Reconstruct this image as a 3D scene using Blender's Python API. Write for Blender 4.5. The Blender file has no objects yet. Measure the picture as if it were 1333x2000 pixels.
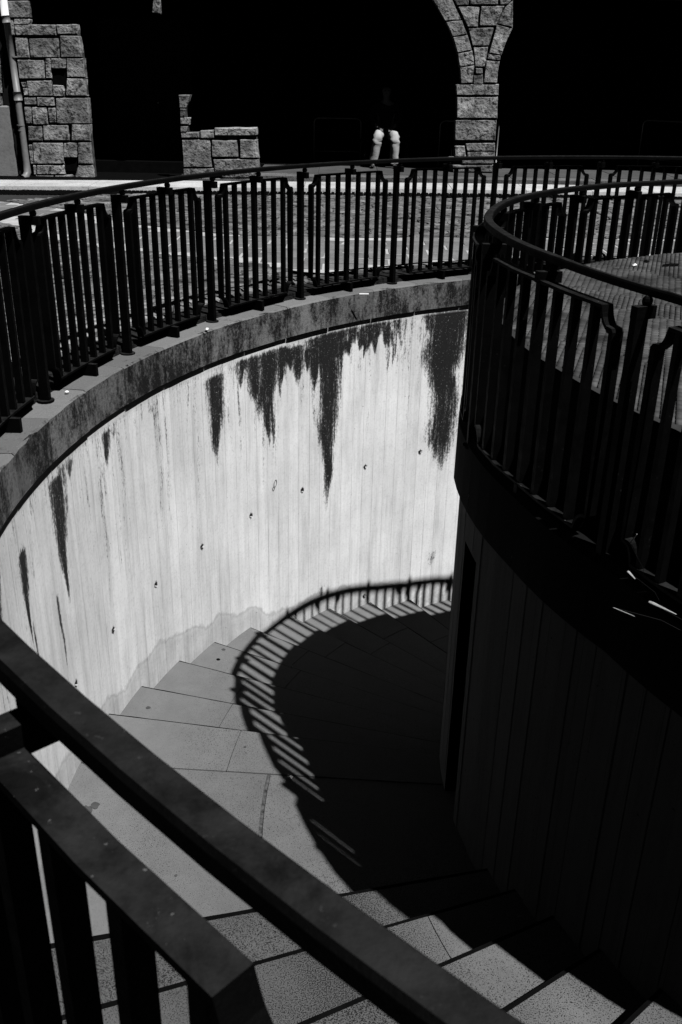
import bpy, bmesh, math, random
import numpy as np
from mathutils import Vector, Matrix, noise as mnoise
random.seed(7); rng = np.random.default_rng(7)
SC = bpy.context.scene
COL = SC.collection
R_ = math.radians

# ---------------------------------------------------------------- camera
F, PITCH, ROLL, CZ = 1.861, 0.437, 0.021, 1.623
cd = bpy.data.cameras.new('camera'); cam = bpy.data.objects.new('camera', cd); COL.objects.link(cam)
cd.sensor_fit = 'VERTICAL'; cd.sensor_height = 36.0; cd.lens = F*1000/2000*36.0
cd.clip_start = 0.05; cd.clip_end = 1000
cp, sp = math.cos(PITCH), math.sin(PITCH)
fwd = Vector((0, cp, -sp)); up0 = Vector((0, sp, cp)); r0 = Vector((1, 0, 0))
rgt = r0*math.cos(ROLL) + up0*math.sin(ROLL); upv = -r0*math.sin(ROLL) + up0*math.cos(ROLL)
M = Matrix((rgt, upv, -fwd)).transposed().to_4x4(); M.translation = Vector((0, 0, CZ)); cam.matrix_world = M
cd.dof.use_dof = True; cd.dof.focus_distance = 6.5; cd.dof.aperture_fstop = 13
SC.camera = cam
# ---------------------------------------------------------------- light
SUNV = Vector((0.407, -0.402, 1.0)).normalized()
elev = math.asin(SUNV.z)
w = bpy.data.worlds.new('World'); SC.world = w; w.use_nodes = True
nt = w.node_tree; nt.nodes.clear()
sky = nt.nodes.new('ShaderNodeTexSky'); sky.sky_type = 'NISHITA'; sky.sun_disc = False
sky.air_density = 0.25; sky.dust_density = 0.0; sky.ozone_density = 4.0; sky.altitude = 4000; sky.sun_elevation = elev; sky.sun_rotation = math.atan2(SUNV.x, SUNV.y)
sep = nt.nodes.new('ShaderNodeSeparateColor'); bg = nt.nodes.new('ShaderNodeBackground'); wo = nt.nodes.new('ShaderNodeOutputWorld')
nt.links.new(sky.outputs[0], sep.inputs[0])          # black-and-white film behind a red filter: only the red of the sky counts
nt.links.new(sep.outputs[0], bg.inputs[0]); bg.inputs[1].default_value = 0.05
nt.links.new(bg.outputs[0], wo.inputs[0])
sl = bpy.data.lights.new('sun', 'SUN'); sl.energy = 5.0; sl.angle = R_(0.53); sl.color = (1, 1, 1)
so = bpy.data.objects.new('sun', sl); COL.objects.link(so); so.location = (8, -8, 20)
so.rotation_euler = SUNV.to_track_quat('Z', 'Y').to_euler()
SC.render.engine = 'CYCLES'
SC.view_settings.view_transform = 'Standard'; SC.view_settings.look = 'None'
SC.view_settings.exposure = 0.6; SC.view_settings.gamma = 1.0; SC.view_settings.use_curve_mapping = False
SC.cycles.max_bounces = 4; SC.cycles.diffuse_bounces = 0; SC.cycles.use_denoising = True

# ---------------------------------------------------------------- ring geometry shared by everything round
CX, CY = 3.235, 4.174      # well centre
DX, DY = 3.287, 4.117      # drum centre
TA, TB = -0.0007, -0.0093  # fall of the street
def tilt(x, y): return TA*(x-CX) + TB*(y-CY)
def sstep(a, b, x):
    t = np.clip((x-a)/(b-a), 0, 1); return t*t*(3-2*t)
def dO(deg):
    deg = np.asarray(deg, float) % 360
    t = np.radians(deg); wgt = 1 - sstep(190, 215, deg)
    return (-0.067*np.cos(2*t) + 0.049*np.sin(2*t)) * wgt * sstep(20, 70, deg)
_DT = [0, 60, 90, 101, 112, 120, 139, 153, 163, 171, 179, 186, 191, 200, 207, 222, 240, 300, 360]
_DR = [2.72, 2.80, 2.84, 2.79, 2.70, 2.68, 2.71, 2.71, 2.69, 2.67, 2.62, 2.58, 2.55, 2.535, 2.525, 2.63, 2.66, 2.68, 2.70]
def rD(deg): return np.interp(np.asarray(deg, float) % 360, _DT, _DR)
def PO(deg, r, z):         # point on an outer ring (r nominal)
    t = math.radians(deg); q = r + float(dO(deg)); x = CX+q*math.cos(t); y = CY+q*math.sin(t)
    return (x, y, z + tilt(x, y)*min(1, max(0, (z+1)/.7)))
def PD(deg, off, z):       # point on a drum ring, off = offset from the handrail line
    t = math.radians(deg); q = float(rD(deg)) + off
    return (DX+q*math.cos(t), DY+q*math.sin(t), z)

# ---------------------------------------------------------------- helpers
def mesh(name, V, Fc, m=None, smooth=False):
    me = bpy.data.meshes.new(name); me.from_pydata([tuple(map(float, v)) for v in V], [], Fc)
    if m: me.materials.append(m)
    if smooth: me.polygons.foreach_set('use_smooth', [True]*len(me.polygons))
    me.update(); return me
def link(name, me, parent=None, loc=None):
    o = bpy.data.objects.new(name, me); COL.objects.link(o)
    if loc is not None: o.location = loc
    if parent is not None: o.parent = parent
    return o
def obj(name, V, Fc, m, parent=None, smooth=False):
    return link(name, mesh(name, V, Fc, m, smooth), parent)
def tag(o, label=None, cat=None, group=None, kind=None):
    if label: o['label'] = label
    if cat: o['category'] = cat
    if group: o['group'] = group
    if kind: o['kind'] = kind
    return o
def empty(name, label, cat, group=None):
    o = bpy.data.objects.new(name, None); COL.objects.link(o); o.empty_display_size = 0.1
    return tag(o, label, cat, group)
BOXF = [(0,3,2,1),(4,5,6,7),(0,1,5,4),(1,2,6,5),(2,3,7,6),(3,0,4,7)]
class MB:
    def __init__(s): s.V = []; s.F = []
    def add(s, V, Fc):
        n = len(s.V); s.V += [tuple(v) for v in V]; s.F += [tuple(i+n for i in f) for f in Fc]; return s
    def box8(s, c): return s.add(c, BOXF)
    def box(s, x0, x1, y0, y1, z0, z1):
        return s.box8([(x0,y0,z0),(x1,y0,z0),(x1,y1,z0),(x0,y1,z0),(x0,y0,z1),(x1,y0,z1),(x1,y1,z1),(x0,y1,z1)])
    def tube(s, pts, rad, n=10, cap=True):
        pts = [Vector(q) for q in pts]; base = len(s.V)
        rad = rad if isinstance(rad, (list, tuple)) else [rad]*len(pts)
        ref = Vector((0.13, 0.21, 0.97))
        for i, q in enumerate(pts):
            d = (pts[min(i+1, len(pts)-1)] - pts[max(i-1, 0)]).normalized()
            if abs(d.dot(ref)) > .95: ref = Vector((1, .1, 0))
            a = d.cross(ref).normalized(); b = d.cross(a)
            for k in range(n):
                t = 2*math.pi*k/n; s.V.append(tuple(q + (a*math.cos(t)+b*math.sin(t))*rad[i]))
        for i in range(len(pts)-1):
            for k in range(n):
                k2 = (k+1) % n; s.F.append((base+i*n+k, base+i*n+k2, base+(i+1)*n+k2, base+(i+1)*n+k))
        if cap:
            s.F.append(tuple(base+k for k in range(n))); e = base+(len(pts)-1)*n; s.F.append(tuple(e+k for k in reversed(range(n))))
        return s
    def ball(s, c, r, n=8, m=6):
        base = len(s.V)
        for i in range(m+1):
            ph = math.pi*i/m
            for k in range(n):
                t = 2*math.pi*k/n; s.V.append((c[0]+r*math.sin(ph)*math.cos(t), c[1]+r*math.sin(ph)*math.sin(t), c[2]+r*math.cos(ph)))
        for i in range(m):
            for k in range(n):
                k2 = (k+1) % n; s.F.append((base+i*n+k, base+(i+1)*n+k, base+(i+1)*n+k2, base+i*n+k2))
        return s
    def build(s, name, m, parent=None, smooth=False): return obj(name, s.V, s.F, m, parent, smooth)

# ---------------------------------------------------------------- materials
class NT:
    def __init__(s, name):
        s.m = bpy.data.materials.new(name); s.m.use_nodes = True; s.t = s.m.node_tree; s.t.nodes.clear()
        s.out = s.n('OutputMaterial'); s.b = s.n('BsdfPrincipled'); s.l(s.b, 0, s.out, 0)
    def n(s, k, **kw):
        q = s.t.nodes.new('ShaderNode'+k)
        for a, b in kw.items(): setattr(q, a, b)
        return q
    def l(s, a, i, b, j): s.t.links.new(a.outputs[i], b.inputs[j])
    def coord(s, scale=(1,1,1), attr=None):
        mp = s.n('Mapping'); mp.inputs['Scale'].default_value = scale
        if attr: a = s.n('Attribute', attribute_name=attr); s.l(a, 'Vector', mp, 0)
        else: a = s.n('TexCoord'); s.l(a, 'Object', mp, 0)
        return mp
    def noise(s, vec, scale, detail=4, rough=.6, dist=0):
        q = s.n('TexNoise'); q.inputs['Scale'].default_value = scale; q.inputs['Detail'].default_value = detail
        q.inputs['Roughness'].default_value = rough; q.inputs['Distortion'].default_value = dist
        s.l(vec, 0, q, 'Vector'); return q
    def ramp(s, src, i, stops, interp='LINEAR'):
        q = s.n('ValToRGB'); q.color_ramp.interpolation = interp; e = q.color_ramp.elements
        while len(e) < len(stops): e.new(.5)
        for k, (p_, v) in enumerate(stops): e[k].position = p_; e[k].color = (v, v, v, 1)
        s.l(src, i, q, 0); return q
    def math(s, op, a, b=None, c=None, clamp=False):
        q = s.n('Math', operation=op, use_clamp=clamp)
        for k, v in enumerate((a, b, c)):
            if v is None: continue
            if isinstance(v, (int, float)): q.inputs[k].default_value = v
            else: s.t.links.new(v[0].outputs[v[1]], q.inputs[k])
        return q
    def bump(s, src, i, dist, strength=1.0):
        q = s.n('Bump'); q.inputs['Distance'].default_value = dist; q.inputs['Strength'].default_value = strength
        s.l(src, i, q, 'Height'); s.l(q, 0, s.b, 'Normal'); return q
    def gray(s, val, rough=.8, spec=.3):
        s.t.links.new(val[0].outputs[val[1]], s.b.inputs['Base Color'])
        s.b.inputs['Roughness'].default_value = rough; s.b.inputs['Specular IOR Level'].default_value = spec
        return s.m

def m_stone(name, base, var=.35, pit=.55, pitscale=45, bumpd=.006, rough=.85, island=.25, blotch=3.0, spec=.2):
    s = NT(name); c = s.coord()
    a = s.noise(c, blotch, 5, .62); b = s.noise(c, pitscale, 3, .6); g = s.noise(c, pitscale*5, 2, .6)
    v = s.ramp(a, 0, [(.32, base*(1-var)), (.68, base*(1+var*.8))])
    pt = s.ramp(b, 0, [(.33, 1-pit), (.47, 1.0)])
    gr = s.ramp(g, 0, [(.3, .78), (.7, 1.2)])
    r = s.n('NewGeometry'); rr = s.math('MULTIPLY_ADD', (r, 'Random Per Island'), island*2, 1-island)
    oi = s.n('ObjectInfo'); ro = s.math('MULTIPLY_ADD', (oi, 'Random'), island*2, 1-island)
    x = s.math('MULTIPLY', (v, 0), (pt, 0)); x = s.math('MULTIPLY', (x, 0), (gr, 0)); x = s.math('MULTIPLY', (x, 0), (rr, 0)); x = s.math('MULTIPLY', (x, 0), (ro, 0))
    h = s.math('ADD', (b, 0), (s.math('MULTIPLY', (a, 0), 1.5), 0)); s.bump(h, 0, bumpd)
    return s.gray((x, 0), rough, spec)
def m_iron(name, base=.012, top_sheen=.012, rough=.45, fleck=0.0, spec=.5):
    s = NT(name); c = s.coord(); a = s.noise(c, 22, 5, .65); b = s.noise(c, 160, 3, .6)
    g = s.n('NewGeometry'); sx = s.n('SeparateXYZ'); s.l(g, 'Normal', sx, 0); up = s.ramp(sx, 2, [(.80, base), (.97, top_sheen)])   # sun sheen painted into the colour of upward faces
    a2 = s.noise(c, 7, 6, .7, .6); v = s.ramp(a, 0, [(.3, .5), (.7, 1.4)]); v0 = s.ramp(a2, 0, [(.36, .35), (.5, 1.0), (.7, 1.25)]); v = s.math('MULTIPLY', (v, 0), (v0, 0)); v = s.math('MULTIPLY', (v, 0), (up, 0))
    if fleck:
        f = s.ramp(s.noise(c, 70, 4, .65), 0, [(.66, 0.0), (.70, fleck/top_sheen)]); f = s.math('MULTIPLY', (f, 0), (up, 0)); v = s.math('ADD', (v, 0), (f, 0))
    rr = s.ramp(a, 0, [(.3, rough+.12), (.7, rough-.08)]); s.l(rr, 0, s.b, 'Roughness')
    h = s.math('ADD', (a, 0), (b, 0)); s.bump(h, 0, .0012)
    m = s.gray((v, 0), rough, spec); s.l(rr, 0, s.b, 'Roughness'); return m
def m_plain(name, base, rough=.8, spec=.2, var=.2, scale=12):
    s = NT(name); c = s.coord(); a = s.noise(c, scale, 4, .6)
    v = s.ramp(a, 0, [(.3, base*(1-var)), (.7, base*(1+var))]); s.bump(a, 0, .003); return s.gray((v, 0), rough, spec)

def m_wall(name, base, board=.13, stained=True, bdepth=.0015):
    """board-marked concrete; attribute uvz = (arc metres, radius, height), attribute stain = soft mask of the run-off streaks"""
    s = NT(name)
    c1 = s.coord((1, 1, .10), 'uvz'); c2 = s.coord((1, 1, 1), 'uvz'); c3 = s.coord((1, 1, .03), 'uvz')
    streak = s.noise(c1, 14, 6, .68); cloud = s.noise(c2, 1.6, 5, .65); fine = s.noise(c2, 70, 3, .6); long = s.noise(c3, 40, 4, .6)
    v = s.ramp(streak, 0, [(.30, base*.80), (.5, base), (.72, base*1.10)])
    v2 = s.ramp(cloud, 0, [(.3, .84), (.7, 1.08)]); v3 = s.ramp(long, 0, [(.3, .93), (.7, 1.05)]); v4 = s.ramp(fine, 0, [(.25, .82), (.45, 1.0), (.75, 1.05)])
    x = s.math('MULTIPLY', (v, 0), (v2, 0)); x = s.math('MULTIPLY', (x, 0), (v3, 0)); x = s.math('MULTIPLY', (x, 0), (v4, 0))
    # board joints: one thin line per board, wobbling
    at = s.n('Attribute', attribute_name='uvz'); sx = s.n('SeparateXYZ'); s.l(at, 'Vector', sx, 0)
    wob = s.noise(c1, 3, 3, .5); u = s.math('MULTIPLY_ADD', (wob, 0), .02, (sx, 0)); u = s.math('DIVIDE', (u, 0), board); fr = s.math('FRACT', (u, 0))
    d = s.math('SUBTRACT', (fr, 0), .5); d = s.math('ABSOLUTE', (d, 0)); joint = s.math('GREATER_THAN', (d, 0), .485)
    lvis = s.ramp(s.noise(s.coord((1, 1, .6), 'uvz'), 2.3, 4, .6), 0, [(.45, 0.0), (.62, .42)])
    jm = s.math('MULTIPLY', (joint, 0), (lvis, 0)); jm1 = s.math('SUBTRACT', 1.0, (jm, 0)); x = s.math('MULTIPLY', (x, 0), (jm1, 0))
    fl = s.math('FLOOR', (u, 0)); wn = s.n('TexWhiteNoise', noise_dimensions='1D'); s.l(fl, 0, wn, 'W'); bt = s.math('MULTIPLY_ADD', (wn, 0), .12, .94)
    x = s.math('MULTIPLY', (x, 0), (bt, 0))
    # small pin holes and flecks
    pin = s.ramp(s.noise(c2, 45, 1, .5), 0, [(.20, .35), (.235, 1.0)]); x = s.math('MULTIPLY', (x, 0), (pin, 0))
    if stained:
        st = s.n('Attribute', attribute_name='stain'); e = s.noise(s.coord((1, 1, .11), 'uvz'), 34, 6, .68); e2 = s.noise(s.coord((1, 1, .5), 'uvz'), 85, 4, .75)
        k = s.math('MULTIPLY_ADD', (e, 0), 1.5, (st, 'Fac')); k = s.math('ADD', (k, 0), -.75); k2 = s.math('MULTIPLY_ADD', (e2, 0), 1.3, (k, 0)); k2 = s.math('ADD', (k2, 0), -.65)
        kk = s.ramp(k2, 0, [(.30, 0.0), (.45, .30), (.62, .80), (.85, .985)])
        inv = s.math('SUBTRACT', 1.0, (kk, 0)); spk = s.ramp(s.noise(c2, 62, 3, .7), 0, [(.635, .0), (.74, .34)])
        gate = s.math('GREATER_THAN', (st, 'Fac'), .02); kk2 = s.math('MULTIPLY', (kk, 0), (gate, 0)); inv = s.math('SUBTRACT', 1.0, (kk2, 0))
        x = s.math('MULTIPLY', (x, 0), (inv, 0)); add = s.math('MULTIPLY', (spk, 0), (kk2, 0)); x = s.math('ADD', (x, 0), (add, 0))
        dp = s.n('Attribute', attribute_name='damp'); e3 = s.noise(c2, 7, 5, .65); q = s.math('MULTIPLY_ADD', (e3, 0), 1.3, (dp, 'Fac')); q = s.math('ADD', (q, 0), -.65)
        qq = s.ramp(q, 0, [(.30, 1.0), (.48, .66), (.62, .80), (.9, .70)]); x = s.math('MULTIPLY', (x, 0), (qq, 0))
        ho = s.n('Attribute', attribute_name='hole_shade'); hi_ = s.math('MULTIPLY_ADD', (ho, 'Fac'), -.97, 1.0, clamp=True); x = s.math('MULTIPLY', (x, 0), (hi_, 0)); rm = s.n('Attribute', attribute_name='rim'); x = s.math('MULTIPLY_ADD', (rm, 'Fac'), base*.25, (x, 0))
    h = s.math('MULTIPLY_ADD', (joint, 0), -1.5, (streak, 0)); h = s.math('MULTIPLY_ADD', (fine, 0), .6, (h, 0)); s.bump(h, 0, bdepth)
    return s.gray((x, 0), .85, .2)

def m_coping(name, base):
    s = NT(name); c = s.coord((1, 1, .35)); c2 = s.coord()
    a = s.noise(c, 6.5, 8, .78); b = s.noise(c2, 45, 5, .75); fl = s.noise(c2, 120, 2, .6); cl = s.noise(c2, 2.2, 3, .6)
    k = s.math('MULTIPLY_ADD', (b, 0), .55, (a, 0)); k = s.math('MULTIPLY_ADD', (cl, 0), .6, (k, 0))
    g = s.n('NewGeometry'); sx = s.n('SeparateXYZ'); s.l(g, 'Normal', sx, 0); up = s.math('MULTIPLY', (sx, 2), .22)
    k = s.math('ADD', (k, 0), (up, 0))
    v = s.ramp(k, 0, [(.0, .0), (1., 1.)]); v = s.math('SUBTRACT', (k, 0), .965)
    v = s.math('MULTIPLY', (v, 0), 5.0, clamp=True)
    oi = s.n('ObjectInfo'); ro = s.math('MULTIPLY_ADD', (oi, 'Random'), .5, .75)
    vv = s.math('MULTIPLY_ADD', (v, 0), base*.93, base*.05); vv = s.math('MULTIPLY', (vv, 0), (ro, 0))
    f = s.ramp(fl, 0, [(.66, 0), (.72, base*.8)]); vv = s.math('ADD', (vv, 0), (f, 0))
    h = s.math('ADD', (b, 0), (a, 0)); s.bump(h, 0, .006); return s.gray((vv, 0), .9, .15)

def m_tread(name, base):
    """granite: pale with dense dark pits; foot-worn paler zones"""
    s = NT(name); c = s.coord(); big = s.noise(c, 1.3, 3, .55); mid = s.noise(c, 6, 5, .65); pits = s.noise(c, 185, 2, .7); fine = s.noise(c, 330, 2, .6)
    v = s.ramp(mid, 0, [(.3, base*.88), (.7, base*1.1)])
    t = s.math('MULTIPLY_ADD', (big, 0), .30, (pits, 0)); t = s.math('ADD', (t, 0), -.09); dirt = s.n('Attribute', attribute_name='worn'); t = s.math('MULTIPLY_ADD', (dirt, 'Fac'), .12, (t, 0))
    p_ = s.ramp(t, 0, [(.495, .03), (.525, 1.0)]); f = s.ramp(fine, 0, [(.3, .8), (.7, 1.15)])
    oi = s.n('ObjectInfo'); ro = s.math('MULTIPLY_ADD', (oi, 'Random'), .16, .92)
    x = s.math('MULTIPLY', (v, 0), (p_, 0)); x = s.math('MULTIPLY', (x, 0), (f, 0)); wb = s.math('MULTIPLY_ADD', (dirt, 'Fac'), .58, .64); x = s.math('MULTIPLY', (x, 0), (wb, 0)); x = s.math('MULTIPLY', (x, 0), (ro, 0))
    sp_ = s.ramp(s.noise(c, 9, 2, .5), 0, [(.785, 0), (.80, .12)]); x = s.math('ADD', (x, 0), (sp_, 0))
    s.bump(pits, 0, .002); return s.gray((x, 0), .8, .25)

MT = dict(
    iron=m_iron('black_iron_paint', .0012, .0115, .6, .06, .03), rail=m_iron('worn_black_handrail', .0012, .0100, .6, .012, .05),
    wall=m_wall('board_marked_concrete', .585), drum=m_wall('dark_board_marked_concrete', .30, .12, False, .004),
    coping=m_coping('weathered_coping', .108), dcoping=m_plain('black_coping', .005, .95, .05),  # drum coping and platform edge: one even near-black colour
    tread=m_tread('pitted_granite', .100), riser=m_plain('dark_riser', .006), paver=m_stone('dark_terrace_brick', .050, .55, .8, 4, .002, .8, .15),
    slab=m_stone('street_slab', .128, .18, .35, 60, .002, .8, .12), mortar=m_plain('pale_mortar', .30, .9), gum=m_plain('old_gum', .045, .9), ink=m_plain('grey_ink', .12, .9), edgebrick=m_plain('dark_edge_brick', .012, .95, .05, .7, 25), grime=m_plain('joint_grime', .05, .9, .1, .9, 30), dmortar=m_plain('dark_joint', .02, .9),
    cobble=m_stone('cobble', .150, .55, .95, 11, .004, .85, .35), ashlar=m_stone('sandstone', .17, .55, .85, 15, .028, .9, .34, 4),
    lime=m_plain('facade_backing', .045, .95, .1, .8, 9), kerb=m_stone('pale_kerb_stone', .36, .2, .4, 40, .003, .8, .08), step=m_stone('platform_stone', .085, .3, .6, 30, .006, .9, .15),
    steptop=m_stone('platform_top', .05, .2, .3, 30, .003, .9, .1),
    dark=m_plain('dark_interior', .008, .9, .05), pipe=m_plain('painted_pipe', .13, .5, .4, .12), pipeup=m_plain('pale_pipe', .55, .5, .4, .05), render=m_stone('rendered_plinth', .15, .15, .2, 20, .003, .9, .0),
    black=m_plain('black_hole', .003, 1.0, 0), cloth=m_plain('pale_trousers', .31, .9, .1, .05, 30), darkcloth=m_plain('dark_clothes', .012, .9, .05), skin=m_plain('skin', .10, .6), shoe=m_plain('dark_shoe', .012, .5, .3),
    white=m_plain('white_litter', .6), straw=m_plain('dry_stem', .30), hair=m_plain('hair', .01), gritty=m_plain('steel_tube', .10, .35, .6))
ST_LEFT = [[(-5.511,2.474),(-5.172,2.48),(-5.184,2.238),(-5.526,2.232)],[(-5.493,2.211),(-5.443,2.212),(-5.44,1.981),(-5.488,1.98)],[(-5.429,2.222),(-5.185,2.227),(-5.194,2.144),(-5.438,2.14)],[(-5.438,2.14),(-4.772,2.152),(-4.769,1.994),(-5.424,1.981)],[(-4.759,2.155),(-4.417,2.162),(-4.418,2.017),(-4.746,2.011)],[(-5.451,1.955),(-5.246,1.959),(-5.239,1.657),(-5.449,1.653)],[(-5.228,1.95),(-4.741,1.959),(-4.756,1.67),(-5.223,1.661)],[(-4.711,1.992),(-4.406,1.998),(-4.373,1.681),(-4.735,1.674)],[(-5.449,1.628),(-5.009,1.636),(-5.03,1.35),(-5.448,1.342)],[(-4.985,1.655),(-4.895,1.657),(-4.917,1.36),(-5.008,1.358)],[(-4.892,1.657),(-4.647,1.662),(-4.662,1.51),(-4.907,1.505)],[(-4.64,1.662),(-4.363,1.667),(-4.361,1.385),(-4.66,1.379)],[(-5.437,1.298),(-5.352,1.3),(-5.334,1.22),(-5.407,1.218)],[(-5.408,1.211),(-5.327,1.212),(-5.338,1.094),(-5.398,1.093)],[(-5.334,1.319),(-4.917,1.328),(-4.93,1.092),(-5.326,1.084)],[(-4.909,1.257),(-4.727,1.261),(-4.731,1.091),(-4.924,1.088)],[(-4.664,1.367),(-4.362,1.373),(-4.363,1.106),(-4.708,1.099)],[(-5.41,1.063),(-5.207,1.067),(-5.216,0.952),(-5.404,0.949)],[(-5.191,1.067),(-4.908,1.073),(-4.914,0.939),(-5.198,0.933)],[(-5.424,0.922),(-5.305,0.924),(-5.32,0.66),(-5.418,0.658)],[(-5.294,0.917),(-5.046,0.922),(-5.051,0.651),(-5.305,0.645)],[(-5.027,0.911),(-4.9,0.914),(-4.914,0.684),(-5.023,0.681)],[(-4.881,1.066),(-4.35,1.077),(-4.354,0.679),(-4.899,0.669)],[(-5.395,0.621),(-5.165,0.625),(-5.178,0.396),(-5.409,0.392)],[(-5.142,0.641),(-4.716,0.65),(-4.725,0.408),(-5.153,0.4)],[(-4.655,0.663),(-4.355,0.669),(-4.362,0.412),(-4.684,0.406)],[(-5.347,0.362),(-4.827,0.372),(-4.849,0.034),(-5.361,0.023)],[(-4.822,0.373),(-4.588,0.377),(-4.611,0.138),(-4.843,0.134)],[(-4.581,0.377),(-4.365,0.382),(-4.358,0.044),(-4.608,0.039)],[(-5.416,0.33),(-5.358,0.331),(-5.37,0.02),(-5.412,0.019)],[(-5.322,0.005),(-4.847,0.015),(-4.842,-0.138),(-5.331,-0.147)],[(-5.38,0.004),(-5.335,0.005),(-5.344,-0.152),(-5.374,-0.153)],[(-5.359,-0.165),(-5.041,-0.159),(-5.042,-0.249),(-5.361,-0.256)],[(-5.023,-0.154),(-4.731,-0.148),(-4.715,-0.243),(-5.025,-0.249)],[(-4.603,0.02),(-4.353,0.025),(-4.35,-0.24),(-4.707,-0.247)]]
ST_MID = [[(-2.836,1.151),(-2.639,1.154),(-2.712,0.954),(-2.828,0.951)],[(-2.822,0.943),(-2.722,0.945),(-2.754,0.814),(-2.828,0.813)],[(-2.829,0.807),(-2.668,0.81),(-2.68,0.7),(-2.828,0.697)],[(-2.833,0.67),(-2.691,0.672),(-2.724,0.579),(-2.828,0.577)],[(-2.831,0.57),(-2.524,0.576),(-2.524,0.495),(-2.826,0.489)],[(-2.501,0.608),(-2.277,0.612),(-2.275,0.488),(-2.506,0.484)],[(-2.256,0.654),(-1.546,0.668),(-1.542,0.545),(-2.261,0.531)],[(-2.821,0.459),(-2.341,0.469),(-2.325,0.028),(-2.811,0.019)],[(-2.315,0.457),(-1.887,0.466),(-1.868,0.2),(-2.319,0.191)],[(-1.841,0.479),(-1.543,0.485),(-1.522,0.193),(-1.842,0.186)],[(-2.3,0.158),(-1.526,0.174),(-1.513,-0.02),(-2.279,-0.035)],[(-2.818,0.002),(-2.293,0.013),(-2.301,-0.214),(-2.816,-0.225)],[(-2.163,-0.045),(-1.519,-0.032),(-1.514,-0.123),(-2.16,-0.136)],[(-2.279,-0.151),(-1.514,-0.136),(-1.509,-0.223),(-2.282,-0.239)]]
ST_RIGHT = [[(2.013,1.546),(2.168,1.549),(2.19,1.408),(2.024,1.405)],[(1.74,1.399),(2.444,1.413),(2.454,1.246),(1.763,1.233)],[(1.772,1.21),(2.45,1.223),(2.47,0.894),(1.788,0.881)],[(1.766,0.856),(2.461,0.869),(2.465,0.55),(1.78,0.537)],[(1.959,0.5),(2.456,0.51),(2.472,0.383),(2.0,0.373)],[(1.789,0.452),(1.954,0.455),(1.999,0.283),(1.798,0.279)],[(2.001,0.364),(2.473,0.374),(2.48,0.293),(2.007,0.283)],[(1.911,0.269),(2.473,0.28),(2.466,0.179),(1.927,0.168)],[(1.767,0.149),(2.467,0.164),(2.477,0.046),(1.783,0.032)],[(2.044,1.646),(2.164,1.648),(2.172,1.559),(2.051,1.557)],[(1.981,1.958),(2.221,1.962),(2.197,1.663),(2.039,1.66)],[(1.879,2.23),(2.294,2.238),(2.229,1.976),(1.972,1.971)],[(1.694,2.53),(2.041,2.536),(2.034,2.246),(1.874,2.243)],[(2.06,2.544),(2.441,2.551),(2.322,2.266),(2.059,2.261)],[(1.627,2.629),(1.86,2.633),(1.866,2.551),(1.682,2.547)],[(1.878,2.633),(2.327,2.642),(2.333,2.569),(1.884,2.56)],[(2.345,2.642),(2.545,2.646),(2.491,2.572),(2.371,2.569)],[(1.288,2.622),(1.597,2.628),(1.768,2.343),(1.504,2.318)],[(1.512,2.311),(1.773,2.336),(1.875,2.141),(1.641,2.096)],[(1.644,2.089),(1.88,2.134),(1.969,1.909),(1.734,1.863)],[(1.737,1.856),(1.973,1.902),(2.027,1.694),(1.78,1.655)],[(1.783,1.648),(2.028,1.687),(2.012,1.419),(1.825,1.408)],[(2.449,2.544),(2.568,2.64),(2.594,2.244),(2.339,2.296)],[(2.332,2.29),(2.594,2.237),(2.444,1.842),(2.241,1.873)],[(2.234,1.863),(2.442,1.835),(2.433,1.765),(2.218,1.782)],[(2.208,1.768),(2.43,1.755),(2.412,1.427),(2.193,1.43)]]
# ================================================================ STREET AND KERB
_LX = [-9, -5.2, -2.5, 0, 2.4, 5, 9]; _LZ = [-.12, -.07, -.026, .004, .030, .040, .05]
def gz(x, y):              # street level
    far = min(y, 14.8) if y > 0 else y
    base = TA*(x-CX) + TB*(far-CY)
    rr_ = math.hypot(x-CX, y-CY); return float(base + np.interp(x, _LX, _LZ) * sstep(8, 14.8, y)) - 0.012 + .052*float(1-sstep(5.6, 8.5, rr_))
def street_mesh():
    V = []; Fc = []; rs = [5.11, 5.4, 6, 7, 8, 9, 10, 11.5, 13, 15, 18, 24, 40, 90, 300]; n = 120
    for r in rs:
        for k in range(n):
            a = 360*k/n; t = math.radians(a); q = r + float(dO(a)); x = CX+q*math.cos(t); y = CY+q*math.sin(t)
            x2 = max(-12, min(12, x)); y2 = max(-12, min(15, y)); V.append((x, y, gz(x2, y2)-.03))
    for i in range(len(rs)-1):
        for k in range(n):
            k2 = (k+1) % n; Fc.append((i*n+k, (i+1)*n+k, (i+1)*n+k2, i*n+k2))
    return V, Fc
street = tag(obj('street', *street_mesh(), MT['dmortar']), kind='structure')
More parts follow.
